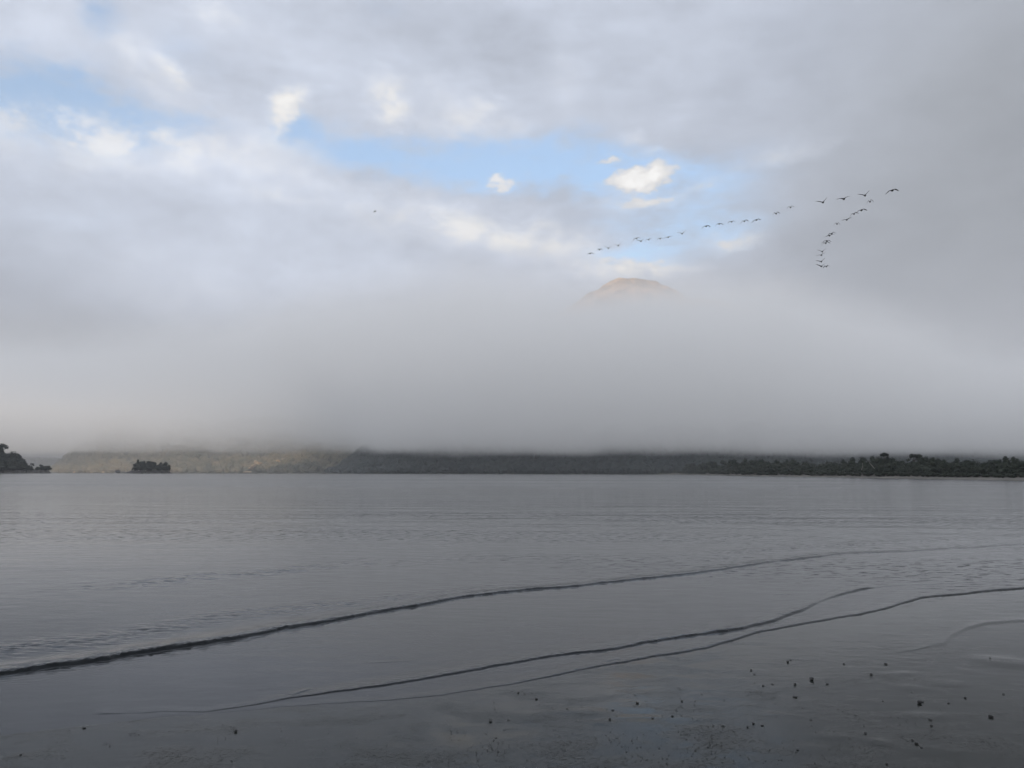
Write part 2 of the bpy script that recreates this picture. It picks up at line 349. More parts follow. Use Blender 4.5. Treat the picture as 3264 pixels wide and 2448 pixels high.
def water_z(A, Rr):
    az1 = A[0]; X = Rr * np.sin(A); Y = Rr * np.cos(A)
    Z = np.zeros_like(A)
    for line, Am, mode in FRONTS:
        rl, am = front_height(az1, None, line, Am, mode)
        rl = smooth1(rl, 9); am = smooth1(am, 7)
        xl = rl * np.sin(az1)
        k = 1 / np.sqrt(1 + (np.gradient(rl, az1) / rl) ** 2)
        wob = fbm(xl * 1.6, xl * 0 + 3, 5, 4) * 0.05 + fbm(xl * 9, xl * 0 + 8, 9, 3) * 0.018
        if mode == 'steep':
            s = (Rr - rl - wob * (0.5 + am / .05)) * k
            rag = 1 + 0.16 * vnoise(X * 11, Y * 5, 3) + 0.22 * vnoise(X * 40, Y * 26, 4)
            wf = 0.014 + am * 1.6
            front = sstep(-1, 0.15, s / (wf))            # face towards the camera
            back = np.where(s > 0, np.exp(-(s / (0.10 + am * 9)) ** 2), 1.0)
            Z += am * (1 + (rag - 1) * np.exp(-np.abs(s) / (.05 + am))) * front * back
            # capillary ripples running ahead of the front
            cap = np.where(s < 0, np.exp(s / (0.06 + am * 4)), np.exp(-s / 0.25)) * np.clip(am / .03, 0, 1.3)
            Z += cap * am * 0.10 * np.sin(s * 75 + 6 * vnoise(X * 4, Y * 4, 7)) * (0.6 + vnoise(X * 7, Y * 11, 8))
        elif mode == 'soft':
            s = (Rr - rl - wob * 3) * k
            Z += am * np.exp(-(s / (0.35 + 0.010 * Rr)) ** 2) * (1 + 0.8 * vnoise(X * 6, Y * 16, 21) + 0.4 * vnoise(X * 17, Y * 30, 22))
        else:
            s = (Rr - rl - wob * 4) * k
            e = np.exp(-(s / 0.6) ** 2)
            Z += am * e * np.clip(vnoise(X * 3.5, Y * 9, 31) + 0.6 * vnoise(X * 9, Y * 20, 33), 0, 1) * 1.8
    for (p, q_, a_) in FRAG:
        g1, g2 = ground(*p), ground(*q_)
        d = (g2 - g1)[:2]; L = np.hypot(*d); d /= L; nn = np.array([-d[1], d[0]])
        u = (X - g1[0]) * d[0] + (Y - g1[1]) * d[1]; s = (X - g1[0]) * nn[0] + (Y - g1[1]) * nn[1]
        s = s - 0.02 * np.sin(u * 5)
        e = np.clip(np.sin(np.clip(u / L, 0, 1) * np.pi), 0, 1) ** .6
        Z += a_ * e * sstep(-.03, .01, s) * np.exp(-np.clip(s, 0, None) / .08)
    r3 = smooth1(np.interp(az1, *P3), 9); x3 = r3 * np.sin(az1)
    r3 = r3 + fbm(x3 * 1.6, x3 * 0 + 3, 5, 4) * 0.03
    Z = np.where(Rr < r3 - 0.06, Z - (r3 - 0.06 - Rr) * 0.25 , Z)
    return Z

px_az = lambda px: math.atan2((px - W / 2) / F, 1)
azs = np.concatenate([np.linspace(R(-100), R(-42), 60)[:-1], np.linspace(R(-42), R(42), 1300), np.linspace(R(42), R(100), 60)[1:]])
inv = np.linspace(1 / 7.0, 1 / 60.0, 820); rs_w = np.concatenate([1 / inv, np.geomspace(61, 5600, 60)])
water = build_surface('water', azs, rs_w, water_z, M_water); tag(water, kind='structure')

def sand_z(A, Rr):
    r3 = np.interp(A, *P3)
    X = Rr * np.sin(A); Y = Rr * np.cos(A)
    d = r3 - Rr
    Z = np.where(d > 0, 0.0006 + np.minimum(d, 8) * 0.0012, d * 0.05)
    Z = np.maximum(Z, -1.2)
    Z += np.where(d > 0, fbm(X * 0.9, Y * 1.3, 40, 4) * 0.0005 * np.clip(d, 0, 1), 0)
    Z += np.where(d > 1.0, fbm(X * 5, Y * 7, 44, 3) * 0.0003, 0)
    a1 = A[0]
    if len(a1) > 10:
        rl, am = front_height(a1, None, L4, A4, 'steep')
        am = np.where((a1 > px_az(2520)), am, 0); s = Rr - rl - 0.03 * fbm(rl * np.sin(a1) * 5, rl * 0, 61, 3)
        Z += am * sstep(-.07, .01, s) * np.exp(-np.clip(s, 0, None) / .35)
    for px, py, sx_, sy_, h in [(3198, 2112, .30, .30, .020), (1695, 2283, .17, .16, .013), (1795, 2268, .12, .10, .008), (1874, 2271, .13, .12, .013), (1740, 2274, .08, .08, .006),
                                (2945, 2286, .22, .13, .008), (2805, 2370, .10, .10, .010), (2430, 2115, .1, .05, .002), (1920, 2305, .10, .08, .007), (1990, 2290, .12, .08, .006), (2060, 2290, .14, .08, .007), (3020, 2182, .2, .14, .007), (2880, 2150, .18, .10, .005),
                                (2900, 2195, .16, .12, .006), (2225, 2296, .18, .10, .007), (2260, 2330, .2, .14, .006), (2590, 2390, .16, .12, .006), (2480, 2280, .12, .08, .005), (2640, 2350, .15, .1, .006), (2990, 2400, .2, .14, .006)]:
        g_ = ground(px, py)
        s = (X - g_[0]) / sx_; t_ = (Y - g_[1]) / sy_
        Z += h * .42 * np.exp(-(s * s + t_ * t_) ** 1.3)
    return Z
azs2 = np.concatenate([np.linspace(R(-180), R(-40), 90)[:-1], np.linspace(R(-40), R(40), 1100), np.linspace(R(40), R(180), 90)[1:]])
rs_s = np.concatenate([[0.05, 1, 2.5, 4], np.linspace(4.6, 11, 620), np.linspace(11.02, 34, 260), np.geomspace(35, 60, 12)])
sand = build_surface('beach', azs2, rs_s, sand_z, M_sand); tag(sand, kind='structure')

# the wide ground under lake and hills, reaching the horizon
M_bed = noise_mat('ground_soil', (.03, .03, .026), (.05, .048, .04), 0.02)
a = np.linspace(0, 2 * math.pi, 97); rr = np.array([0.0, 60, 400, 2000, 4000, 5800])
A_, R_ = np.meshgrid(a, rr)
V = np.stack([R_ * np.sin(A_), R_ * np.cos(A_), np.full_like(A_, -1.6)], -1).reshape(-1, 3)
tag(link('ground', mesh_np('ground', V, gridq(len(rr), len(a))[:, ::-1]), M_bed), kind='structure')

# ------------------------------------------------------------------ hills and mountain
def unseen_ridge():  # unseen ridge added to shade the lake, crest shaped to pick lit slopes
    nx, ny = 140, 50
    xs = np.linspace(-4100, 4100, nx); ys = np.linspace(-2300, -70, ny)
    X, Y = np.meshgrid(xs, ys)
    crest = 480 + 78 * sstep(-1480, -1290, X) + 105 * sstep(-1330, -1000, X) + 30 * sstep(-900, -250, X) + 8 * fbm(X / 400, X * 0, 71, 4)
    prof = np.clip(1 - np.abs(Y + 1200) / 1130, 0, 1) ** 1.15
    Z = crest * prof + 20 * fbm(X / 300, Y / 300, 72, 4) * prof * (1 - prof) * 4 - 0.2
    V = np.stack([X, Y, Z], -1).reshape(-1, 3)
    return tag(link('shade_ridge', mesh_np('shade_ridge', V, gridq(ny, nx)), M_hill), kind='structure')
unseen_ridge()

def mountain():
    prof = [(700, 1480), (900, 1420), (1200, 1280), (1500, 1110), (1700, 1040), (1800, 985), (1880, 930), (1905, 922), (1930, 905), (1950, 893), (1972, 883), (2000, 885), (2020, 883), (2045, 887), (2065, 889), (2078, 893), (2090, 894), (2105, 905), (2130, 912), (2155, 922), (2180, 940), (2200, 950), (2240, 949), (2290, 955), (2340, 970), (2400, 985), (2480, 1030), (2600, 1110), (2750, 1230), (2900, 1350), (3100, 1480)]
    D0 = 4000.0
    pts = [at(x, y, D0 / math.cos(math.atan((x - W / 2) / F))) for x, y in prof]
    px_ = np.array([p.x for p in pts]); pz = np.array([p.z for p in pts])
    nx, ny = 420, 200
    xs = np.linspace(px_[0], px_[-1], nx); ys = np.linspace(3350, 5200, ny)
    X, Y = np.meshgrid(xs, ys)
    top = np.interp(X, px_, pz)
    dyv = Y - D0
    fall = np.where(dyv < 0, -dyv * 0.95, dyv * 0.5)
    rid = 1 - np.abs(fbm(X / 150, Y / 230, 81, 6)) 
    rel = np.clip(np.abs(dyv) / 120, 0, 1)
    Z = top - fall - 0.0 + (rid - 1) * 75 * rel * 0.9 + fbm(X / 34, Y / 40, 85, 5) * (3.5 + 16 * rel) - 22 * rel * np.clip(1 - np.abs(fbm(X / 60, Y / 400, 88, 3)) * 5, 0, 1)
    Z = np.maximum(Z, -5)
    V = np.stack([X, Y, Z], -1).reshape(-1, 3)
    return tag(link('mountain', mesh_np('mountain', V, gridq(ny, nx)), M_mount), kind='structure')
mountain()

def hill(name, ends, depth, zfun, n_along=160, n_in=40):
    """ends: (px, distance) stations of the waterline; the land rises away from the camera"""
    pa = [px_az(p[0]) for p in ends]; pd = [p[1] for p in ends]
    a = np.linspace(pa[0], pa[-1], n_along); d0 = np.interp(a, pa, pd)
    d0 = d0 + fbm(a * 60, a * 0, 91, 3) * 12
    u = np.concatenate([[-30, -4, 0], np.geomspace(3, depth, n_in - 3)])
    A, U = np.meshgrid(a, u); Rr = d0[None, :] + U
    Z = zfun(A, U)
    Z = np.where(U <= 0, U * 0.25 , Z)
    V = np.stack([Rr * np.sin(A), Rr * np.cos(A), Z], -1)
    o = tag(link(name, mesh_np(name, V.reshape(-1, 3), gridq(len(u), len(a))[:, ::-1]), M_hill), kind='structure')
    def surf(a_, u_):
        return np.interp(a_, a, d0), a_, u_
    return o, a, d0, zfun

def crowns(name, a, d0, zfun, n, umax, rad, seed, zmax=130, m=None):
    r_ = np.random.default_rng(seed)
    V0, F0 = ICO1
    aa = r_.uniform(a[0], a[-1], n); uu = umax * r_.uniform(0, 1, n) ** 1.3 + 4
    zz = zfun(aa, uu); keep = (zz < zmax) & (zz > 0.9)
    aa, uu, zz = aa[keep], uu[keep], zz[keep]; n = len(aa)
    rr = np.interp(aa, a, d0) + uu
    s = rad * r_.uniform(.6, 1.35, n)
    c = np.stack([rr * np.sin(aa), rr * np.cos(aa), zz + s * .35], -1)
    jit = 1 + 0.42 * (r_.random((n, len(V0))) - .5)
    V = V0[None] * jit[..., None] * s[:, None, None] * np.array([1, 1, .95]) + c[:, None, :]
    Fc = F0[None] + (np.arange(n) * len(V0))[:, None, None]
    return link(name, mesh_np(name, V.reshape(-1, 3), None, Fc.reshape(-1, 3), smooth=False), m or M_forest)

# far bluish hill, left
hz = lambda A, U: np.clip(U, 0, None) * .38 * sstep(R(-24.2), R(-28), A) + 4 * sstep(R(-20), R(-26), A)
o, a_, d_, _ = hill('hill_far_left', [(-900, 2700), (420, 2800)], 300, hz)
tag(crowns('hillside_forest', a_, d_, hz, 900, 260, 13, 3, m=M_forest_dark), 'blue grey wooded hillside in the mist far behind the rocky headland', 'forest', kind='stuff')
# hill A: the sunlit one
za = lambda A, U: (np.clip(U, 0, None) * .40 + 20 * fbm(A * 30, U / 90, 55, 3) * sstep(20, 200, U)) * sstep(R(-29.0), R(-26.2), A) + 0.5
hA, aA, dA, _ = hill('hill_left', [(150, 1960), (600, 1880), (1500, 1800)], 250, za)
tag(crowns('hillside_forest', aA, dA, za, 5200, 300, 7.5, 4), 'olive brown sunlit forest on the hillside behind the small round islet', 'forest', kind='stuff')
# hill B: the shaded one
zb = lambda A, U: (np.minimum(np.clip(U, 0, None) * .42, 78) + 18 * fbm(A * 40, U / 80, 57, 3) * sstep(20, 200, U)) * sstep(R(-12.5), R(-8.0), A) + 0.5
hB, aB, dB, _ = hill('hill_right', [(560, 1760), (1100, 1650), (1700, 1540), (2300, 1500), (2700, 1560), (3500, 1750)], 240, zb)
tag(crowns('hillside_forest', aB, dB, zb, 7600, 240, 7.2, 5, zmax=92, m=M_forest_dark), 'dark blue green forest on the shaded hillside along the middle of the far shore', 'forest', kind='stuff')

# bare slips of pale rock on the far hillside
def cliff(px, py, wpx, hpx, tilt, seed):
    r_ = np.random.default_rng(seed)
    d = 1858 + ((1507 - py) * .70 + 2) / .40 - 15
    c = at(px, py, d); k = d / F
    V0, F0 = ICO3
    V = V0.copy()
    nz = np.array([vnoise(np.array([v[0] * 2.2 + seed]), np.array([v[2] * 2.2 + v[1]]), seed)[0] + .5 * vnoise(np.array([v[0] * 5 + seed]), np.array([v[2] * 5]), seed + 1)[0] for v in V])
    V = V * (1 + 0.38 * nz)[:, None]
    V *= np.array([wpx * k / 2 * 1.45, 14, hpx * k / 2 * 1.5])
    t = R(tilt); x = V[:, 0] * math.cos(t) - V[:, 2] * math.sin(t); z = V[:, 0] * math.sin(t) + V[:, 2] * math.cos(t)
    V = np.stack([x + c.x, V[:, 1] + c.y, z + c.z], -1)
    return V, F0
def multi(name, specs, m, smooth=False):
    Vs, Fs, off = [], [], 0
    for sp in specs:
        v, f = cliff(*sp); Vs.append(v); Fs.append(f + off); off += len(v)
    return link(name, mesh_np(name, np.concatenate(Vs), None, np.concatenate(Fs), smooth), m)
tag(multi('cliff', [(802, 1493, 16, 6, 42, 1), (809, 1486, 12, 5, 40, 2), (826, 1478, 12, 7, 0, 3), (817, 1475, 4, 8, 20, 6), (788, 1505, 14, 3.5, 4, 4)], M_cliff), kind='structure')
tag(multi('cliff', [(886, 1474, 17, 11, 30, 7), (897, 1469, 10, 6, 25, 8), (912, 1466, 9, 9, 50, 9), (930, 1476, 13, 11, 30, 10), (934, 1470, 5, 5, 0, 12)], M_cliff), kind='structure')
tag(multi('cliff', [(998, 1475, 4, 8, -10, 17)], M_cliff), kind='structure')

# ------------------------------------------------------------------ land strips near the trees
def strip(name, ends, us, zs, m, rnd=0.25, seed=0, n_along=220, smooth=True):
    pa = [px_az(p[0]) for p in ends]; a = np.linspace(pa[0], pa[-1], n_along); d0 = np.interp(a, pa, [p[1] for p in ends])
    A, U = np.meshgrid(a, us); Rr = d0[None, :] + U
    taper = np.interp(a, pa, [p[2] if len(p) > 2 else 1 for p in ends])
    Z = np.interp(U, us, zs)
    X = Rr * np.sin(A); Y = Rr * np.cos(A)
    Z = Z * taper[None, :] + (rnd * fbm(X / 6, Y / 6, 100 + seed, 4)) * (Z > 0) * taper[None, :] - (1 - taper[None, :]) * 1.0
    V = np.stack([X, Y, Z], -1)
    tag(link(name, mesh_np(name, V.reshape(-1, 3), gridq(len(us), n_along)[:, ::-1], smooth=smooth), m), kind='structure')
    return lambda px: float(np.interp(px_az(px), a, d0))
right_d = strip('shore', [(2060, 1330, .15), (2180, 1130), (2364, 650), (2800, 375), (3264, 283), (3800, 235), (4600, 200)], [-6, -1, 0, 6, 14, 30, 60, 120, 260], [-1.2, -.1, .02, .35, .6, 1.0, 1.6, 2.2, 2.0], M_shore, 0.12, 1)

# rocky bases: headland and islet
def rock_base(name, px0, px1, d, prof, depth, seed):
    """prof: (px, height in m) of the top of the rock"""
    n = 200; m_ = 26
    a = np.linspace(px_az(px0), px_az(px1), n); pxs = np.tan(a) * F + W / 2
    top = np.interp(pxs, [p[0] for p in prof], [p[1] for p in prof])
    u = np.linspace(0, 1, m_)
    A, U = np.meshgrid(a, u)
    T = np.broadcast_to(top, A.shape)
    shape = np.interp(U, [0, .04, .12, .5, .9, 1], [-.15, .25, .8, 1.15, .6, -.1])
    Rr = d + U * depth + 3 * fbm(A * 300, U * 3, seed, 3)
    Z = T * shape * (1 + .25 * fbm(A * 900, U * 9, seed + 5, 4)) - .4
    V = np.stack([Rr * np.sin(A), Rr * np.cos(A), Z], -1)
    return tag(link(name, mesh_np(name, V.reshape(-1, 3), gridq(m_, n)[:, ::-1], smooth=False), M_rock), kind='structure')
HD, ID = 1150.0, 1180.0
rock_base('headland', -420, 174, HD, [(-420, 9), (-60, 7), (0, 4.5), (60, 4.6), (85, 5.2), (110, 4.4), (140, 5.6), (158, 4.8), (166, 2.4), (174, .2)], 90, 201)
rock_base('islet', 399, 559, ID, [(399, .2), (412, 1.6), (424, 3.6), (480, 4.0), (545, 3.6), (551, 1.6), (559, .2)], 60, 211)

# ------------------------------------------------------------------ trees
def blob(c, r, V0, r_, j=.35):
    jit = 1 + j * (r_.random(len(V0)) - .5) * 2
    return V0 * jit[:, None] * np.array(r) + np.array(c)
def tree_meshes(kind, seed):
    """unit height tree: foliage mesh and trunk mesh"""
    r_ = np.random.default_rng(seed)
    Vs, Fs, off = [], [], 0
    centers = []
    if kind == 'bushy':
        for i in range(11):
            t = r_.uniform(0, 2 * math.pi); q = r_.uniform(0, .32); z = r_.uniform(.18, .86)
            rad = .20 * (1 - .35 * abs(z - .5) * 2) * r_.uniform(.8, 1.2)
            sh = 1 - max(0, z - .55) * 1.6
            centers.append((q * math.cos(t) * sh, q * math.sin(t) * sh, z, rad))
        centers.append((0, 0, .45, .33))
    elif kind == 'dome':
        for i in range(15):
            t = r_.uniform(0, 2 * math.pi); q = r_.uniform(.1, .46); z = .15 + .65 * math.sqrt(max(0, 1 - (q / .52) ** 2)) * r_.uniform(.45, 1)
            centers.append((q * math.cos(t), q * math.sin(t), z, r_.uniform(.12, .20)))
        centers.append((0, 0, .42, .36))
    elif kind == 'umbrella':
        for i in range(9):
            t = r_.uniform(0, 2 * math.pi); q = r_.uniform(.05, .26)
            centers.append((q * math.cos(t), q * math.sin(t), .90 + r_.uniform(-.03, .03), r_.uniform(.05, .09)))
        centers += [(.24, .0, .74, .09), (.34, 0, .70, .06), (-.20, .05, .72, .07), (-.05, 0, .58, .10), (.1, .1, .45, .16), (-.15, 0, .3, .18), (.15, 0, .2, .2)]
    elif kind == 'ragged':
        centers = [(.0, 0, .93, .08), (.11, 0, .90, .08), (.19, 0, .86, .06), (-.1, 0, .86, .1), (-.02, 0, .77, .11), (-.16, 0, .70, .12), (.04, 0, .62, .12), (-.08, 0, .5, .16), (.06, 0, .36, .18), (-.1, .1, .26, .2), (.1, -.1, .2, .18)]
    elif kind == 'low':
        for i in range(10):
            centers.append((r_.uniform(-.6, .6), r_.uniform(-.4, .4), r_.uniform(.2, .7), r_.uniform(.2, .32)))
    for x, y, z, rad in centers:
        v = blob((x, y, z), (rad * .86, rad * .86, rad * .72), ICO1[0], r_, .22)
        Vs.append(v); Fs.append(ICO1[1] + off); off += len(v)
    # leaf clumps standing out of the lobes
    for x, y, z, rad in centers:
        n = int(46 * (rad / .2) ** 1.3) + 14
        d = r_.normal(size=(n, 3)); d /= np.linalg.norm(d, axis=1)[:, None]
        p = np.array((x, y, z)) + d * rad * r_.uniform(.8, 1.22, n)[:, None] * np.array([1, 1, .85])
        for k in range(n):
            u = r_.normal(size=3); u /= np.linalg.norm(u); vv = np.cross(u, r_.normal(size=3)); vv /= np.linalg.norm(vv)
            s = r_.uniform(.018, .042)
            tri = np.array([p[k] + u * s, p[k] - u * s * .6 + vv * s * .8, p[k] - u * s * .6 - vv * s * .8, p[k] + d[k] * s * 1.1])
            Vs.append(tri); Fs.append(np.array([(0, 1, 2), (0, 3, 1), (1, 3, 2)]) + off); off += 4
    V = np.concatenate(Vs); V[:, 2] = np.maximum(V[:, 2], 0.02)
    V[:, 2] /= V[:, 2].max()
    crown = mesh_np('crown', V, None, np.concatenate(Fs), smooth=False); crown.materials.append(M_leaf)
    # trunk with a few limbs
    Vs, Fs, off = [], [], 0
    def limb(p, q, r0, r1):
        nonlocal off
        p, q = np.array(p, float), np.array(q, float); d = q - p; L = np.linalg.norm(d); d /= L
        u = np.cross(d, [.3, 1, .1]); u /= np.linalg.norm(u); v = np.cross(d, u)
        ring = []
        for i, (c, r0_) in enumerate(((p, r0), ((p + q) / 2 + u * L * .04, (r0 + r1) / 2), (q, r1))):
            for k in range(6):
                t = k * math.pi / 3; ring.append(c + (u * math.cos(t) + v * math.sin(t)) * r0_)
        ring = np.array(ring)
        f = [(j * 6 + k, j * 6 + (k + 1) % 6, j * 6 + 6 + (k + 1) % 6, j * 6 + 6 + k) for j in range(2) for k in range(6)]
        Vs.append(ring); Fs.append(np.array(f) + off); off += 18
    topz = {'umbrella': .88, 'ragged': .85}.get(kind, .6)
    limb((0, 0, -.05), (.01, 0, topz), .022, .008)
    for x, y, z, rad in centers[:6]:
        limb((0, 0, z * .6), (x * .9, y * .9, z), .009, .004)
    trunk = mesh_np('trunk', np.concatenate(Vs), np.concatenate(Fs)); trunk.materials.append(M_bark)
    return crown, trunk
TM = {}
for k_, ns in (('bushy', 4), ('dome', 4), ('umbrella', 2), ('ragged', 1), ('low', 2)):
    TM[k_] = [tree_meshes(k_, 300 + i * 7 + len(k_)) for i in range(ns)]
_ti = 0
def tree(name, kind, x, y, z, h, wid, label, group, cat='tree', trunk_mat=None, rz=None):
    """h height in m, wid crown width in m"""
    global _ti
    _ti += 1
    cm, tm = TM[kind][_ti % len(TM[kind])]
    base_w = {'bushy': .95, 'dome': 1.15, 'umbrella': .7, 'ragged': .45, 'low': 1.6}[kind]
    sx_ = wid / base_w
    root = bpy.data.objects.new(name, None); C.objects.link(root); root.empty_display_size = 1
    root.location = (x, y, z); root.scale = (sx_, sx_, h)
    root.rotation_euler = (0, 0, random.uniform(0, 6.28) if rz is None else rz)
    tag(root, label, cat, group)
    link('crown', cm, None, root)
    t_ = link('trunk', tm, None, root)
    return root

def ptree(kind, px, top, d, zb, wpx, label, group, name='tree', **kw):
    """tree whose top reaches pixel row top when standing on height zb at distance d"""
    p = at(px, top, d)
    tree(name, kind, p.x, p.y, zb, p.z - zb, wpx * d / F, label, group, **kw)

# right-hand shore stand
SKY = [(2150, 1490), (2178, 1486), (2200, 1474), (2240, 1468), (2300, 1470), (2340, 1467), (2372, 1464), (2400, 1470), (2440, 1464), (2480, 1468), (2512, 1458), (2535, 1472), (2568, 1464), (2600, 1472), (2640, 1471), (2680, 1466), (2712, 1463), (2740, 1465), (2776, 1456), (2790, 1452), (2815, 1450), (2850, 1450), (2868, 1454), (2890, 1467), (2915, 1464), (2940, 1458), (2980, 1450), (3010, 1458), (3035, 1466), (3055, 1462), (3090, 1459), (3115, 1466), (3150, 1457), (3185, 1464), (3215, 1454), (3240, 1457), (3264, 1462), (3400, 1450), (3600, 1440), (3900, 1430), (4300, 1410)]
skyx = [p[0] for p in SKY]; skyy = [p[1] for p in SKY]
G_R = 'dark trees of the forest along the right shore'
x = 2174.0
lab_front = 'dark bushy tree at the front of the dense forest above the right beach'
lab_back = 'rounded dark tree crown on the skyline of the forest above the right beach'
x = 2184.0
while x < 3760:
    d = right_d(x) + 26 + random.uniform(0, 8)
    wd_ = random.uniform(30, 44) * (1 if x < 3264 else 1.3)
    top = np.interp(x, skyx, skyy)
    ptree(random.choice(('bushy', 'dome')), x, top + random.uniform(12, 24), d, 0.9, wd_, lab_front, G_R)
    x += wd_ * .55
x = 2190.0
while x < 3800:
    d = right_d(x) + 44 + random.uniform(0, 20)
    wd_ = random.uniform(34, 56) * (1 if x < 3264 else 1.3)
    top = np.interp(x, skyx, skyy)
    ptree(random.choice(('dome', 'bushy', 'dome')), x, top + random.choice((-5, -2, 2, 6, 9)) + random.uniform(-2, 2), d, 1.3, wd_, lab_back, G_R)
    x += wd_ * .52
x = 2178.0
while x < 3300:                                   # low bushes along the foot of the wood
    d = right_d(x) + 20 + random.uniform(0, 3)
    ptree('low', x, 1500 + (x - 2178) * .006 + random.uniform(-6, 4), d, 0.55, random.uniform(26, 40), 'low dark shrub at the foot of the forest behind the right beach', 'shrubs along the foot of the right forest', name='shrub', cat='shrub')
    x += 19
ptree('umbrella', 2818, 1441, right_d(2818) + 50, 1.5, 34, 'thin tree with small tufted head rising above the wood on the right shore', G_R, rz=.3)
ptree('umbrella', 2911, 1445, right_d(2911) + 50, 1.5, 46, 'flat topped umbrella shaped tree standing in a dip of the right skyline', G_R, rz=0)
ptree('ragged', 2717, 1456, right_d(2717) + 48, 1.5, 26, 'small ragged tree top poking up left of the tallest trees on the right shore', G_R, rz=1)
ptree('ragged', 2938, 1455, right_d(2938) + 48, 1.5, 20, 'narrow spiky tree just right of the umbrella shaped tree', G_R, rz=2)
# pale leaning trunks in the stand
def trunk_thing(pts, d, r, label):
    P_ = [at(px, py, d) for px, py in pts]
    V, Fq = [], []
    for i, p in enumerate(P_):
        rr_ = r * (1 - .6 * i / len(P_))
        for k in range(6): V.append((p.x + rr_ * math.cos(k * math.pi / 3), p.y + rr_ * math.sin(k * math.pi / 3), p.z))
    for i in range(len(P_) - 1):
        for k in range(6): Fq.append((i * 6 + k, i * 6 + (k + 1) % 6, i * 6 + 6 + (k + 1) % 6, i * 6 + 6 + k))
    o = link('bare_trunk', mesh_np('bare_trunk', V, np.array(Fq)), M_pale); tag(o, label, 'dead tree', 'pale bare trunks in the right forest')
trunk_thing([(2788, 1494), (2781, 1486), (2774, 1478), (2769, 1470)], right_d(2780) + 20, .14, 'pale bare trunk leaning left in front of the dark right forest')
trunk_thing([(2746, 1498), (2750, 1486), (2749, 1476)], right_d(2750) + 20, .10, 'thin grey upright bare trunk left of the leaning pale one')

# headland trees
G_H = 'trees on the rocky headland at the left edge'
for px, top, wpx, kd, lb in [
    (-95, 1428, 60, 'dome', 'tall dark tree rooted on the inner end of the left headland'), (-45, 1422, 50, 'dome', 'tall dark tree rooted on the inner end of the left headland'),
    (6, 1411, 30, 'ragged', 'tallest tree of the left headland with a hooked ragged top'),
    (12, 1440, 46, 'dome', 'round dark tree below the tall ragged one on the headland'),
    (43, 1437, 46, 'dome', 'second highest rounded tree of the left headland'), (60, 1446, 34, 'bushy', 'rounded tree on the falling right edge of the headland wood'),
    (72, 1459, 32, 'bushy', 'rounded tree on the falling right edge of the headland wood'), (82, 1474, 28, 'bushy', 'rounded tree on the falling right edge of the headland wood'),
    (92, 1488, 22, 'bushy', 'lowest bushy tree where the headland wood meets the rocks'), (-20, 1460, 60, 'dome', 'dark bushy tree in the front of the headland wood'),
    (24, 1462, 50, 'dome', 'dark bushy tree in the front of the headland wood'), (52, 1470, 44, 'dome', 'dark bushy tree in the front of the headland wood'), (70, 1484, 36, 'bushy', 'dark bushy tree in the front of the headland wood'),
    (4, 1478, 46, 'bushy', 'dark bushy tree in the front of the headland wood'), (38, 1482, 46, 'bushy', 'dark bushy tree in the front of the headland wood'),
    (101, 1476, 13, 'umbrella', 'tiny flat topped tree alone in the gap of the headland'),
    (122, 1487, 18, 'bushy', 'left bush of the small clump at the headland tip'), (133, 1480, 20, 'bushy', 'highest tree of the small clump at the headland tip'),
    (145, 1484, 24, 'dome', 'middle tree of the small clump at the headland tip'), (157, 1484, 16, 'bushy', 'outermost tree of the clump, overhanging the headland point')]:
    dd = HD + (32 if top < 1450 else 22 if top < 1478 else 14)
    ptree(kd, px, top, dd, 3.0, wpx, lb, G_H, rz=0 if kd == 'ragged' else None)
G_I = 'trees covering the small islet'
for px, top, wpx, kd, lb in [
    (441, 1462, 20, 'bushy', 'tallest tree, at the left shoulder of the islet'), (430, 1478, 18, 'bushy', 'low tree at the left foot of the islet wood'),
    (456, 1467, 26, 'dome', 'dark rounded tree in the middle of the islet wood'), (474, 1467, 28, 'dome', 'dark rounded tree in the middle of the islet wood'),
    (492, 1470, 26, 'dome', 'dark rounded tree in the middle of the islet wood'), (511, 1472, 26, 'dome', 'dark rounded tree in the middle of the islet wood'),
    (526, 1470, 24, 'bushy', 'rounded tree on the right shoulder of the islet'), (538, 1480, 18, 'bushy', 'low tree at the right foot of the islet wood'),
    (448, 1480, 30, 'dome', 'dark bush at the front of the islet wood'), (478, 1484, 34, 'dome', 'dark bush at the front of the islet wood'), (508, 1484, 34, 'dome', 'dark bush at the front of the islet wood'), (530, 1488, 26, 'dome', 'dark bush at the front of the islet wood')]:
    ptree(kd, px, top, ID + (24 if top < 1476 else 14), 2.6, wpx, lb, G_I)

# pale rocks at the water's edge
def rock_mesh(seed, V0=ICO2, j=.3, flat=.7):
    r_ = np.random.default_rng(seed); V = V0[0].copy()
    for _ in range(7):                                   # facet it with a few planes
        nrm = r_.normal(size=3); nrm /= np.linalg.norm(nrm); c = r_.uniform(.55, .85)
        dd = V @ nrm; V -= np.outer(np.clip(dd - c, 0, None), nrm)
    V *= (1 + .06 * r_.normal(size=len(V)))[:, None]
    V[:, 2] *= flat; V[:, 2] -= V[:, 2].min(); V[:, 2] -= .08
    return mesh_np('rock', V, None, V0[1], smooth=False)
for i, (px, py, wpx, d, lb, m_) in enumerate([
        (376, 1508, 18, 1500, 'squarish grey sea rock standing in the water left of the islet', M_rock), (329, 1508, 8, 1870, 'small cream rock on the waterline left of the islet', M_cliff),
        (236, 1508, 7, 1900, 'pale boulder at the foot of the sunlit hill', M_cliff), (292, 1508, 4, 1900, 'tiny pale boulder left of the cream rock', M_cliff)]):
    me = rock_mesh(40 + i); me.materials.append(m_)
    o = bpy.data.objects.new('boulder', me); C.objects.link(o)
    p = at(px, 1500, d); k = wpx * d / F / 2; o.location = (p.x, p.y, -.3); o.scale = (k, k, k * .9)
    tag(o, lb, 'boulder', 'boulders along the far waterline')

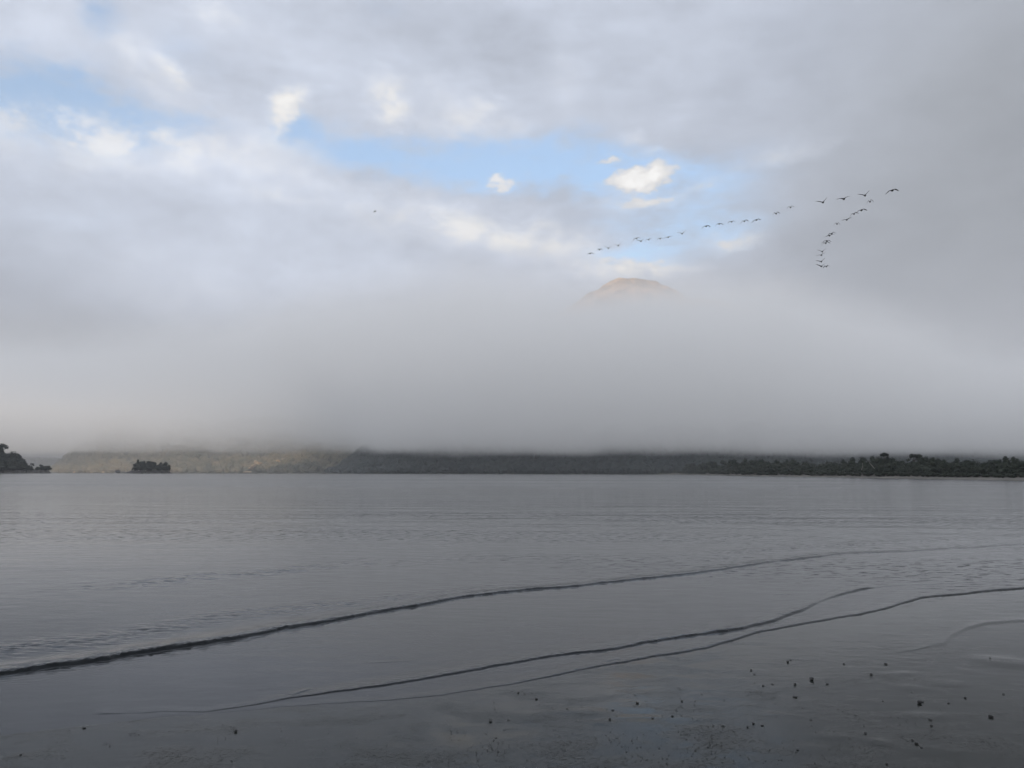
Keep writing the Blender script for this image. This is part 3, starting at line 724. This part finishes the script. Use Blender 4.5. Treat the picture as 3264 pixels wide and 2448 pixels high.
# ------------------------------------------------------------------ birds
def bird_mesh(pose):
    """one continuous bird, flying towards +Y, wingspan about 1.3 m"""
    inner, outer, sweep = pose
    st = [(-.42, .006, .030, .0), (-.34, .012, .052, .0), (-.24, .042, .050, .0), (-.12, .085, .080, -.005), (.02, .105, .098, -.01), (.14, .086, .084, .0), (.22, .046, .048, .012), (.30, .024, .026, .022), (.40, .021, .023, .034), (.46, .029, .030, .040), (.51, .022, .022, .040), (.545, .008, .009, .036), (.60, .004, .004, .030)]
    V, Fq = [], []; K = 10
    for y, rz_, rx_, zc in st:
        for k in range(K):
            t = 2 * math.pi * k / K; V.append((rx_ * math.cos(t), y, zc + rz_ * math.sin(t)))
    for i in range(len(st) - 1):
        for k in range(K): Fq.append((i * K + k, i * K + (k + 1) % K, (i + 1) * K + (k + 1) % K, (i + 1) * K + k))
    # wings: stations of (span, lead, trail) bent at wrist
    for s in (-1, 1):
        b0 = len(V); sts = [(0, .21, -.19), (.10, .23, -.24), (.22, .26, -.23), (.32, .24, -.22), (.44, .17, -.24), (.54, .07, -.24), (.62, -.05, -.22), (.66, -.16, -.23)]
        x = .03; z = .03; last = 0
        for j, (sp, le, te) in enumerate(sts):
            an = inner if sp <= .24 else outer
            ds = sp - last; last = sp
            x += ds * math.cos(R(an)); z += ds * math.sin(R(an))
            sw = -sweep * max(0, sp - .25)
            th = .032 * (1 - sp / .8)
            V += [(s * x, le + sw, z), (s * x, (le * .6 + te * .4) + sw, z + th), (s * x, te + sw, z - .004), (s * x, (le * .6 + te * .4) + sw, z - th)]
        for j in range(len(sts) - 1):
            for k in range(4):
                q = (b0 + j * 4 + k, b0 + j * 4 + (k + 1) % 4, b0 + j * 4 + 4 + (k + 1) % 4, b0 + j * 4 + 4 + k)
                Fq.append(q if s > 0 else q[::-1])
        e = b0 + (len(sts) - 1) * 4; Fq.append((e, e + 1, e + 2, e + 3))
    me = mesh_np('bird', V, np.array(Fq)); me.materials.append(M_bird)
    return me
POSE = {'V': (32, 30, .1), 'up': (22, 6, .2), 'level': (4, -3, .1), 'down': (6, -34, .2), 'arch': (24, -40, .3), 'M': (42, -38, .4), 'fold': (52, -52, .7)}
WORD = {'V': 'wings raised in a V', 'up': 'wings slightly raised', 'level': 'wings held level', 'down': 'wings on the downstroke', 'arch': 'wings arched and drooping', 'M': 'wings bent in an M', 'fold': 'wings half folded'}
BM = {k: bird_mesh(v) for k, v in POSE.items()}
ORD = ['first', 'second', 'third', 'fourth', 'fifth', 'sixth', 'seventh', 'eighth', 'ninth', 'tenth', 'eleventh', 'twelfth', 'thirteenth', 'fourteenth', 'fifteenth', 'sixteenth', 'seventeenth', 'eighteenth', 'nineteenth', 'twentieth']
def bird(px, py, wpx, pose, yaw, label, group):
    d = F * 1.30 / ((15.5 + .40 * wpx if wpx > 10 else 9) * 1.18 / math.cos(R(yaw)))
    o = bpy.data.objects.new('seabird', BM[pose]); C.objects.link(o)
    o.location = at(px, py, d); o.rotation_euler = (R(random.uniform(14, 24)), R(random.uniform(-16, 2)), R(-yaw))
    tag(o, label, 'bird', group)
G_B = 'seabirds flying in a wedge over the lake'
bird(2844, 607, 24, 'down', 46, 'leading seabird at the point of the wedge, wings on the downstroke', G_B)
LONG = [(2757, 623, 23, 'V', 40), (2690, 634, 24, 'up', 42), (2623, 645, 25, 'V', 38), (2520, 661, 19, 'M', 25), (2474, 681, 20, 'M', 28), (2411, 701, 20, 'down', 35), (2373, 705, 18, 'arch', 30), (2332, 707, 18, 'arch', 25), (2292, 714, 20, 'down', 22), (2251, 721, 20, 'down', 30), (2174, 745, 20, 'V', 18), (2130, 756, 19, 'level', 10), (2104, 761, 16, 'arch', 12), (2068, 764, 18, 'M', 16), (2043, 769, 19, 'V', 20), (2029, 760, 15, 'arch', 22), (1971, 783, 18, 'V', 12), (1939, 791, 18, 'V', 14), (1911, 796, 15, 'M', 14), (1881, 808, 19, 'down', 14)]
for i, (x, y, wp, ps, yw) in enumerate(LONG):
    bird(x, y, wp, ps, yw, f'dark seabird with {WORD[ps]}, {ORD[i]} after the leader in the long line', G_B)
SHORT = [(2773, 643, 20, 'fold', 32), (2746, 670, 22, 'down', 40), (2722, 682, 18, 'arch', 35), (2699, 701, 22, 'up', 15), (2668, 714, 15, 'fold', 25), (2651, 745, 19, 'arch', 35), (2644, 751, 22, 'level', 30), (2635, 768, 18, 'down', 34), (2632, 775, 18, 'arch', 32), (2621, 802, 18, 'V', 26), (2618, 813, 18, 'up', 28), (2618, 834, 17, 'V', 28), (2618, 849, 15, 'V', 35), (2634, 850, 15, 'M', 15)]
for i, (x, y, wp, ps, yw) in enumerate(SHORT):
    bird(x, y, wp, ps, yw, f'dark seabird with {WORD[ps]}, {ORD[i]} after the leader in the short line', G_B)
bird(1196, 674, 8, 'fold', 40, 'tiny lone bird far off in the clouds, left of the flock', 'single birds apart from the flock')

# ------------------------------------------------------------------ stones on the wet sand
def c4(l): return [(2264 + x * .452, 1998 + y * .452, s * .9) for x, y, s in l]
def c5(l): return [(1400 + x * .452, 1998 + y * .452, s * .9) for x, y, s in l]
def c6(l): return [(x * .452, 1998 + y * .452, s * .9) for x, y, s in l]
ST = c4([(547, 253, 9), (565, 238, 9), (288, 311, 7), (313, 341, 8), (373, 421, 9), (438, 411, 9), (599, 413, 8), (718, 380, 15), (826, 410, 11), (943, 268, 8), (1238, 270, 12), (1135, 342, 9), (598, 502, 15), (1478, 549, 14), (1500, 541, 8), (1680, 548, 9), (1798, 512, 8), (2070, 487, 8), (1980, 648, 14), (90, 709, 11), (264, 716, 6), (305, 690, 9), (367, 703, 11), (1095, 760, 8), (1427, 812, 9), (1455, 838, 11), (1490, 864, 8), (617, 878, 7), (1975, 232, 6), (1050, 655, 5), (1560, 712, 8), (1552, 668, 11), (1218, 532, 6), (710, 665, 9), (1246, 980, 8)]) \
   + c5([(558, 468, 8), (586, 455, 5), (605, 478, 6), (512, 457, 6), (686, 513, 11), (488, 663, 9), (362, 675, 10), (903, 583, 6), (804, 582, 5), (1203, 660, 10), (1381, 487, 5), (1397, 543, 11), (1455, 527, 5), (1713, 530, 8), (1645, 636, 10), (1576, 630, 6), (1707, 632, 5), (1225, 593, 10), (848, 776, 6), (402, 788, 8), (417, 886, 6), (385, 808, 6), (1462, 945, 7), (1807, 883, 6), (978, 668, 6), (1505, 652, 9)]) \
   + c6([(592, 717, 12), (1663, 745, 10), (145, 906, 7), (1632, 952, 7), (977, 762, 6)]) + [(1172, 2216, 12), (1195, 2214, 9), (1140, 2211, 6)]
SPECIAL = {7: 'largest dark stone on the wet sand, right of the peak reflection', 12: 'wide flat dark stone just below the largest stone', 13: 'double lobed dark stone alone on the sand toward the lower right',
           18: 'dark oval stone nearest the right edge of the beach', 8: 'second largest dark stone, right beside the largest one', 10: 'flat dark stone far up the sand near the last wave line', 11: 'small dark stone below the flat one near the wave line',
           19: 'dark stone at the right end of the blue sky reflection', 65: 'flat dark stone at the edge of the last ripple line', 61: 'lone angular dark stone on the bare sand toward the left edge', 62: 'small upright dark stone alone between the left edge and the middle',
           40: 'dark stone with a trailing bit, left of the peak reflection', 41: 'dark stone below the round mound, left of the peak reflection', 47: 'flat dark stone inside the reflection of the peak', 49: 'dark round stone right of the peak reflection', 50: 'dark stone above the blue sky reflection', 45: 'dark round stone under the pair of shallow hollows'}
SM = []
for i in range(7):
    me = rock_mesh(70 + i, ICO2, .3, [.8, .55, .9, .6, .75, .5, 1.0][i]); me.name = 'pebble'; me.materials.append(M_stone); SM.append(me)
A1r = np.array
for i, (px, py, wpx) in enumerate(ST):
    g_ = ground(px, py); d = math.hypot(g_[0], g_[1]); k = wpx * d / F / 2 * 1.05
    azv = math.atan2(g_[0], g_[1]); z = float(sand_z(np.array([[azv]]), np.array([[d]]))[0, 0])
    o = bpy.data.objects.new('pebble', SM[i % 7]); C.objects.link(o)
    o.location = (g_[0], g_[1], z); o.scale = (k, k * random.uniform(.8, 1.3), k * random.uniform(.5, .8)); o.rotation_euler = (0, 0, random.uniform(-.6, .6))
    if i in SPECIAL: lb = SPECIAL[i]
    elif px < 1350: lb = 'small dark pebble lying on the smooth sand of the left half'
    elif px < 1850: lb = 'small dark pebble on the sand left of the peak reflection'
    elif px < 2300: lb = 'small dark pebble around the peak and blue sky reflections'
    elif px < 2700: lb = 'small dark pebble in the scatter around the largest stone'
    else: lb = 'small dark pebble on the grey sand toward the right edge'
    tag(o, lb, 'pebble', 'dark pebbles scattered on the wet sand')

# countless tiny bits: one object
Vs, Fs, off = [], [], 0
V0, F0 = ico(0)
cl = [(1450, 2335, 60, 25, 14), (1520, 2390, 110, 20, 40), (1570, 2400, 40, 14, 30), (1640, 2360, 90, 30, 20), (1700, 2430, 160, 20, 60), (1870, 2380, 160, 40, 60), (2000, 2350, 120, 30, 30), (2230, 2330, 90, 25, 60), (2250, 2370, 80, 20, 40), (1450, 2430, 120, 15, 50), (2050, 2425, 200, 20, 60), (2350, 2420, 180, 30, 60), (2640, 2395, 140, 30, 50), (2900, 2400, 200, 40, 70), (2990, 2180, 70, 25, 20), (1700, 2240, 120, 25, 16), (430, 2343, 30, 6, 10), (350, 2378, 20, 5, 6), (440, 2293, 60, 6, 8), (910, 2368, 30, 12, 14), (760, 2315, 60, 8, 10), (680, 2355, 50, 10, 8), (220, 2330, 80, 12, 8), (2700, 2300, 300, 60, 60), (2400, 2240, 300, 60, 40), (1250, 2400, 200, 40, 50), (1950, 2270, 120, 30, 16), (2000, 2400, 700, 45, 160), (1100, 2330, 300, 50, 30)]
for cx, cy_, rx, ry, n_ in cl:
    for _ in range(n_):
        px = random.gauss(cx, rx * .6); py = min(2470, random.gauss(cy_, ry * .6))
        g_ = ground(px, py); d = math.hypot(g_[0], g_[1])
        if d > float(np.interp(math.atan2(g_[0], g_[1]), *P3)) - .2: continue
        k = random.choice((1.0, 1.4, 1.9, 2.8)) * d / F * .5
        V = V0 * np.array([k * random.uniform(1, 2.2), k * random.uniform(1, 2), k * .8]) + np.array([g_[0], g_[1], .004 + .0012 * 3 + k * .3])
        Vs.append(V); Fs.append(F0 + off); off += 12
tag(link('debris', mesh_np('debris', np.concatenate(Vs), None, np.concatenate(Fs), smooth=False), M_stone), 'countless tiny dark specks of grit and shell scattered over the wet sand', 'debris', kind='stuff')

# ------------------------------------------------------------------ fog bank and haze
def box(name, lo, hi, m):
    x0, y0, z0 = lo; x1, y1, z1 = hi
    V = [(x0, y0, z0), (x1, y0, z0), (x1, y1, z0), (x0, y1, z0), (x0, y0, z1), (x1, y0, z1), (x1, y1, z1), (x0, y1, z1)]
    q = [(0, 3, 2, 1), (4, 5, 6, 7), (0, 1, 5, 4), (1, 2, 6, 5), (2, 3, 7, 6), (3, 0, 4, 7)]
    return tag(link(name, mesh_np(name, V, np.array(q), smooth=False), m), kind='stuff')
M_fog = bpy.data.materials.new('fog'); M_fog.use_nodes = True
n = NT(M_fog.node_tree); n.n.clear()
vol = n.new('ShaderNodeVolumePrincipled'); mo = n.new('ShaderNodeOutputMaterial'); n.l.new(vol.outputs[0], mo.inputs['Volume'])
t = n.new('ShaderNodeTexCoord').outputs['Object']
x_, y_, z_ = n.sep(t)[:3]
big = n.m('SUBTRACT', n.noise(n.mapv(t, sc=(1, 1, 2.0)), 0.0016, 3, 0.55), 0.5)
base = n.m('ADD', n.m('MULTIPLY', big, 16.0), n.m('ADD', n.ramp(x_, -900, 100, 36.0, 30.0), n.ramp(x_, 300, 700, 0.0, -6.0)))
rad0 = n.vm('LENGTH', n.comb(x_, y_, 0.0))
xr = n.m('DIVIDE', x_, n.m('MAXIMUM', y_, 1.0))
lf = n.ramp(xr, -0.08, -0.36)
big2 = n.m('SUBTRACT', n.noise(n.mapv(t, loc=(500, 0, 90), sc=(1, 1, 1.6)), 0.0042, 4, 0.6), 0.5)
base = n.m('ADD', base, n.m('MULTIPLY', n.m('MULTIPLY', n.m('MAXIMUM', n.m('SUBTRACT', 1900.0, rad0), 0.0), 0.27), n.ramp(xr, -0.15, -0.31)))
zz = n.m('ADD', n.m('SUBTRACT', z_, base), n.m('MULTIPLY', big2, 34.0))
low = n.m('MULTIPLY', n.ramp(zz, 0.0, 32.0), n.ramp(z_, 50, 160, 2.0, 1.0))
ratio = n.m('DIVIDE', z_, n.m('MAXIMUM', y_, 1.0))
ratio = n.m('ADD', ratio, n.m('MULTIPLY', big, 0.12))
# the top edge of the bank dips in front of the peak
gap = n.m('MULTIPLY', n.ramp(n.m('ABSOLUTE', n.m('SUBTRACT', n.m('DIVIDE', x_, n.m('MAXIMUM', y_, 1.0)), 0.08)), 0.62, 0.12), -0.079)
side = n.ramp(xr, 0.30, 0.60, 0.0, 0.02)
topm = n.ramp(n.m('ADD', n.m('ADD', n.m('ADD', ratio, gap), side), n.m('MULTIPLY', big2, 0.10)), 0.22, 0.02)
topm = n.m('POWER', topm, 2.5)
rad = n.m('SUBTRACT', n.vm('LENGTH', n.comb(x_, y_, 0.0)), n.ramp(x_, -820, -380, 430.0, 0.0))
frontm = n.ramp(rad, 1200, 1400)
dens = n.m('MULTIPLY', n.m('MULTIPLY', n.m('MULTIPLY', low, topm), frontm), 0.0085)
dens = n.m('MULTIPLY', dens, n.m('MULTIPLY_ADD', big2, 1.1, 1.0))
dens = n.m('MULTIPLY', dens, n.m('SUBTRACT', 1.0, n.m('MULTIPLY', n.ramp(xr, 0.22, 0.50), n.ramp(z_, 180, 70, 0.0, 0.12))))
lband = n.m('MULTIPLY', n.m('MULTIPLY', n.ramp(zz, 4.0, 22.0), n.ramp(z_, 70, 130, 1.0, 0.0)), n.m('MULTIPLY', lf, 0.026))
lmist = n.m('MULTIPLY', n.m('MULTIPLY', lf, n.ramp(z_, 60, 140, 1.0, 0.0)), 0.0005)
dens = n.m('ADD', dens, n.m('MULTIPLY', n.m('ADD', n.m('MULTIPLY', lband, n.ramp(rad0, 1500, 1750)), n.m('MULTIPLY', lmist, n.ramp(rad0, 1230, 1400))), 1.0))
n.l.new(dens, vol.inputs['Density'])
vol.inputs['Color'].default_value = (.982, .979, .973, 1); vol.inputs['Anisotropy'].default_value = 0.0
box('fog_bank', (-3600, 1000, 0.5), (3600, 3900, 970), M_fog)

M_haze = bpy.data.materials.new('haze'); M_haze.use_nodes = True
n = NT(M_haze.node_tree); n.n.clear()
vol = n.new('ShaderNodeVolumePrincipled'); mo = n.new('ShaderNodeOutputMaterial'); n.l.new(vol.outputs[0], mo.inputs['Volume'])
vol.inputs['Color'].default_value = (.95, .965, 1.0, 1); vol.inputs['Density'].default_value = 0.00010
# unseen cloud bank added behind the camera to block sun above a gap
M_shade_cloud = bpy.data.materials.new('cloud'); M_shade_cloud.use_nodes = True
n = NT(M_shade_cloud.node_tree); n.n.clear()
vol = n.new('ShaderNodeVolumePrincipled'); mo = n.new('ShaderNodeOutputMaterial'); n.l.new(vol.outputs[0], mo.inputs['Volume'])
vol.inputs['Color'].default_value = (.98, .98, .98, 1); vol.inputs['Density'].default_value = 0.03
V0, F0 = ICO3
V = V0 * (1 + .10 * np.array([vnoise(np.array([v[0] * 4]), np.array([v[2] * 4 + v[1] * 3]), 5)[0] for v in V0]))[:, None]
V = np.sign(V) * np.abs(V) ** .7
V = V * np.array([4600, 500, 510]) + np.array([-2000, -6500, 2205])
tag(link('cloud', mesh_np('cloud', V, None, F0), M_shade_cloud), kind='stuff')
box('haze', (-5900, -5900, -2.6), (5900, 5900, 990), M_haze)
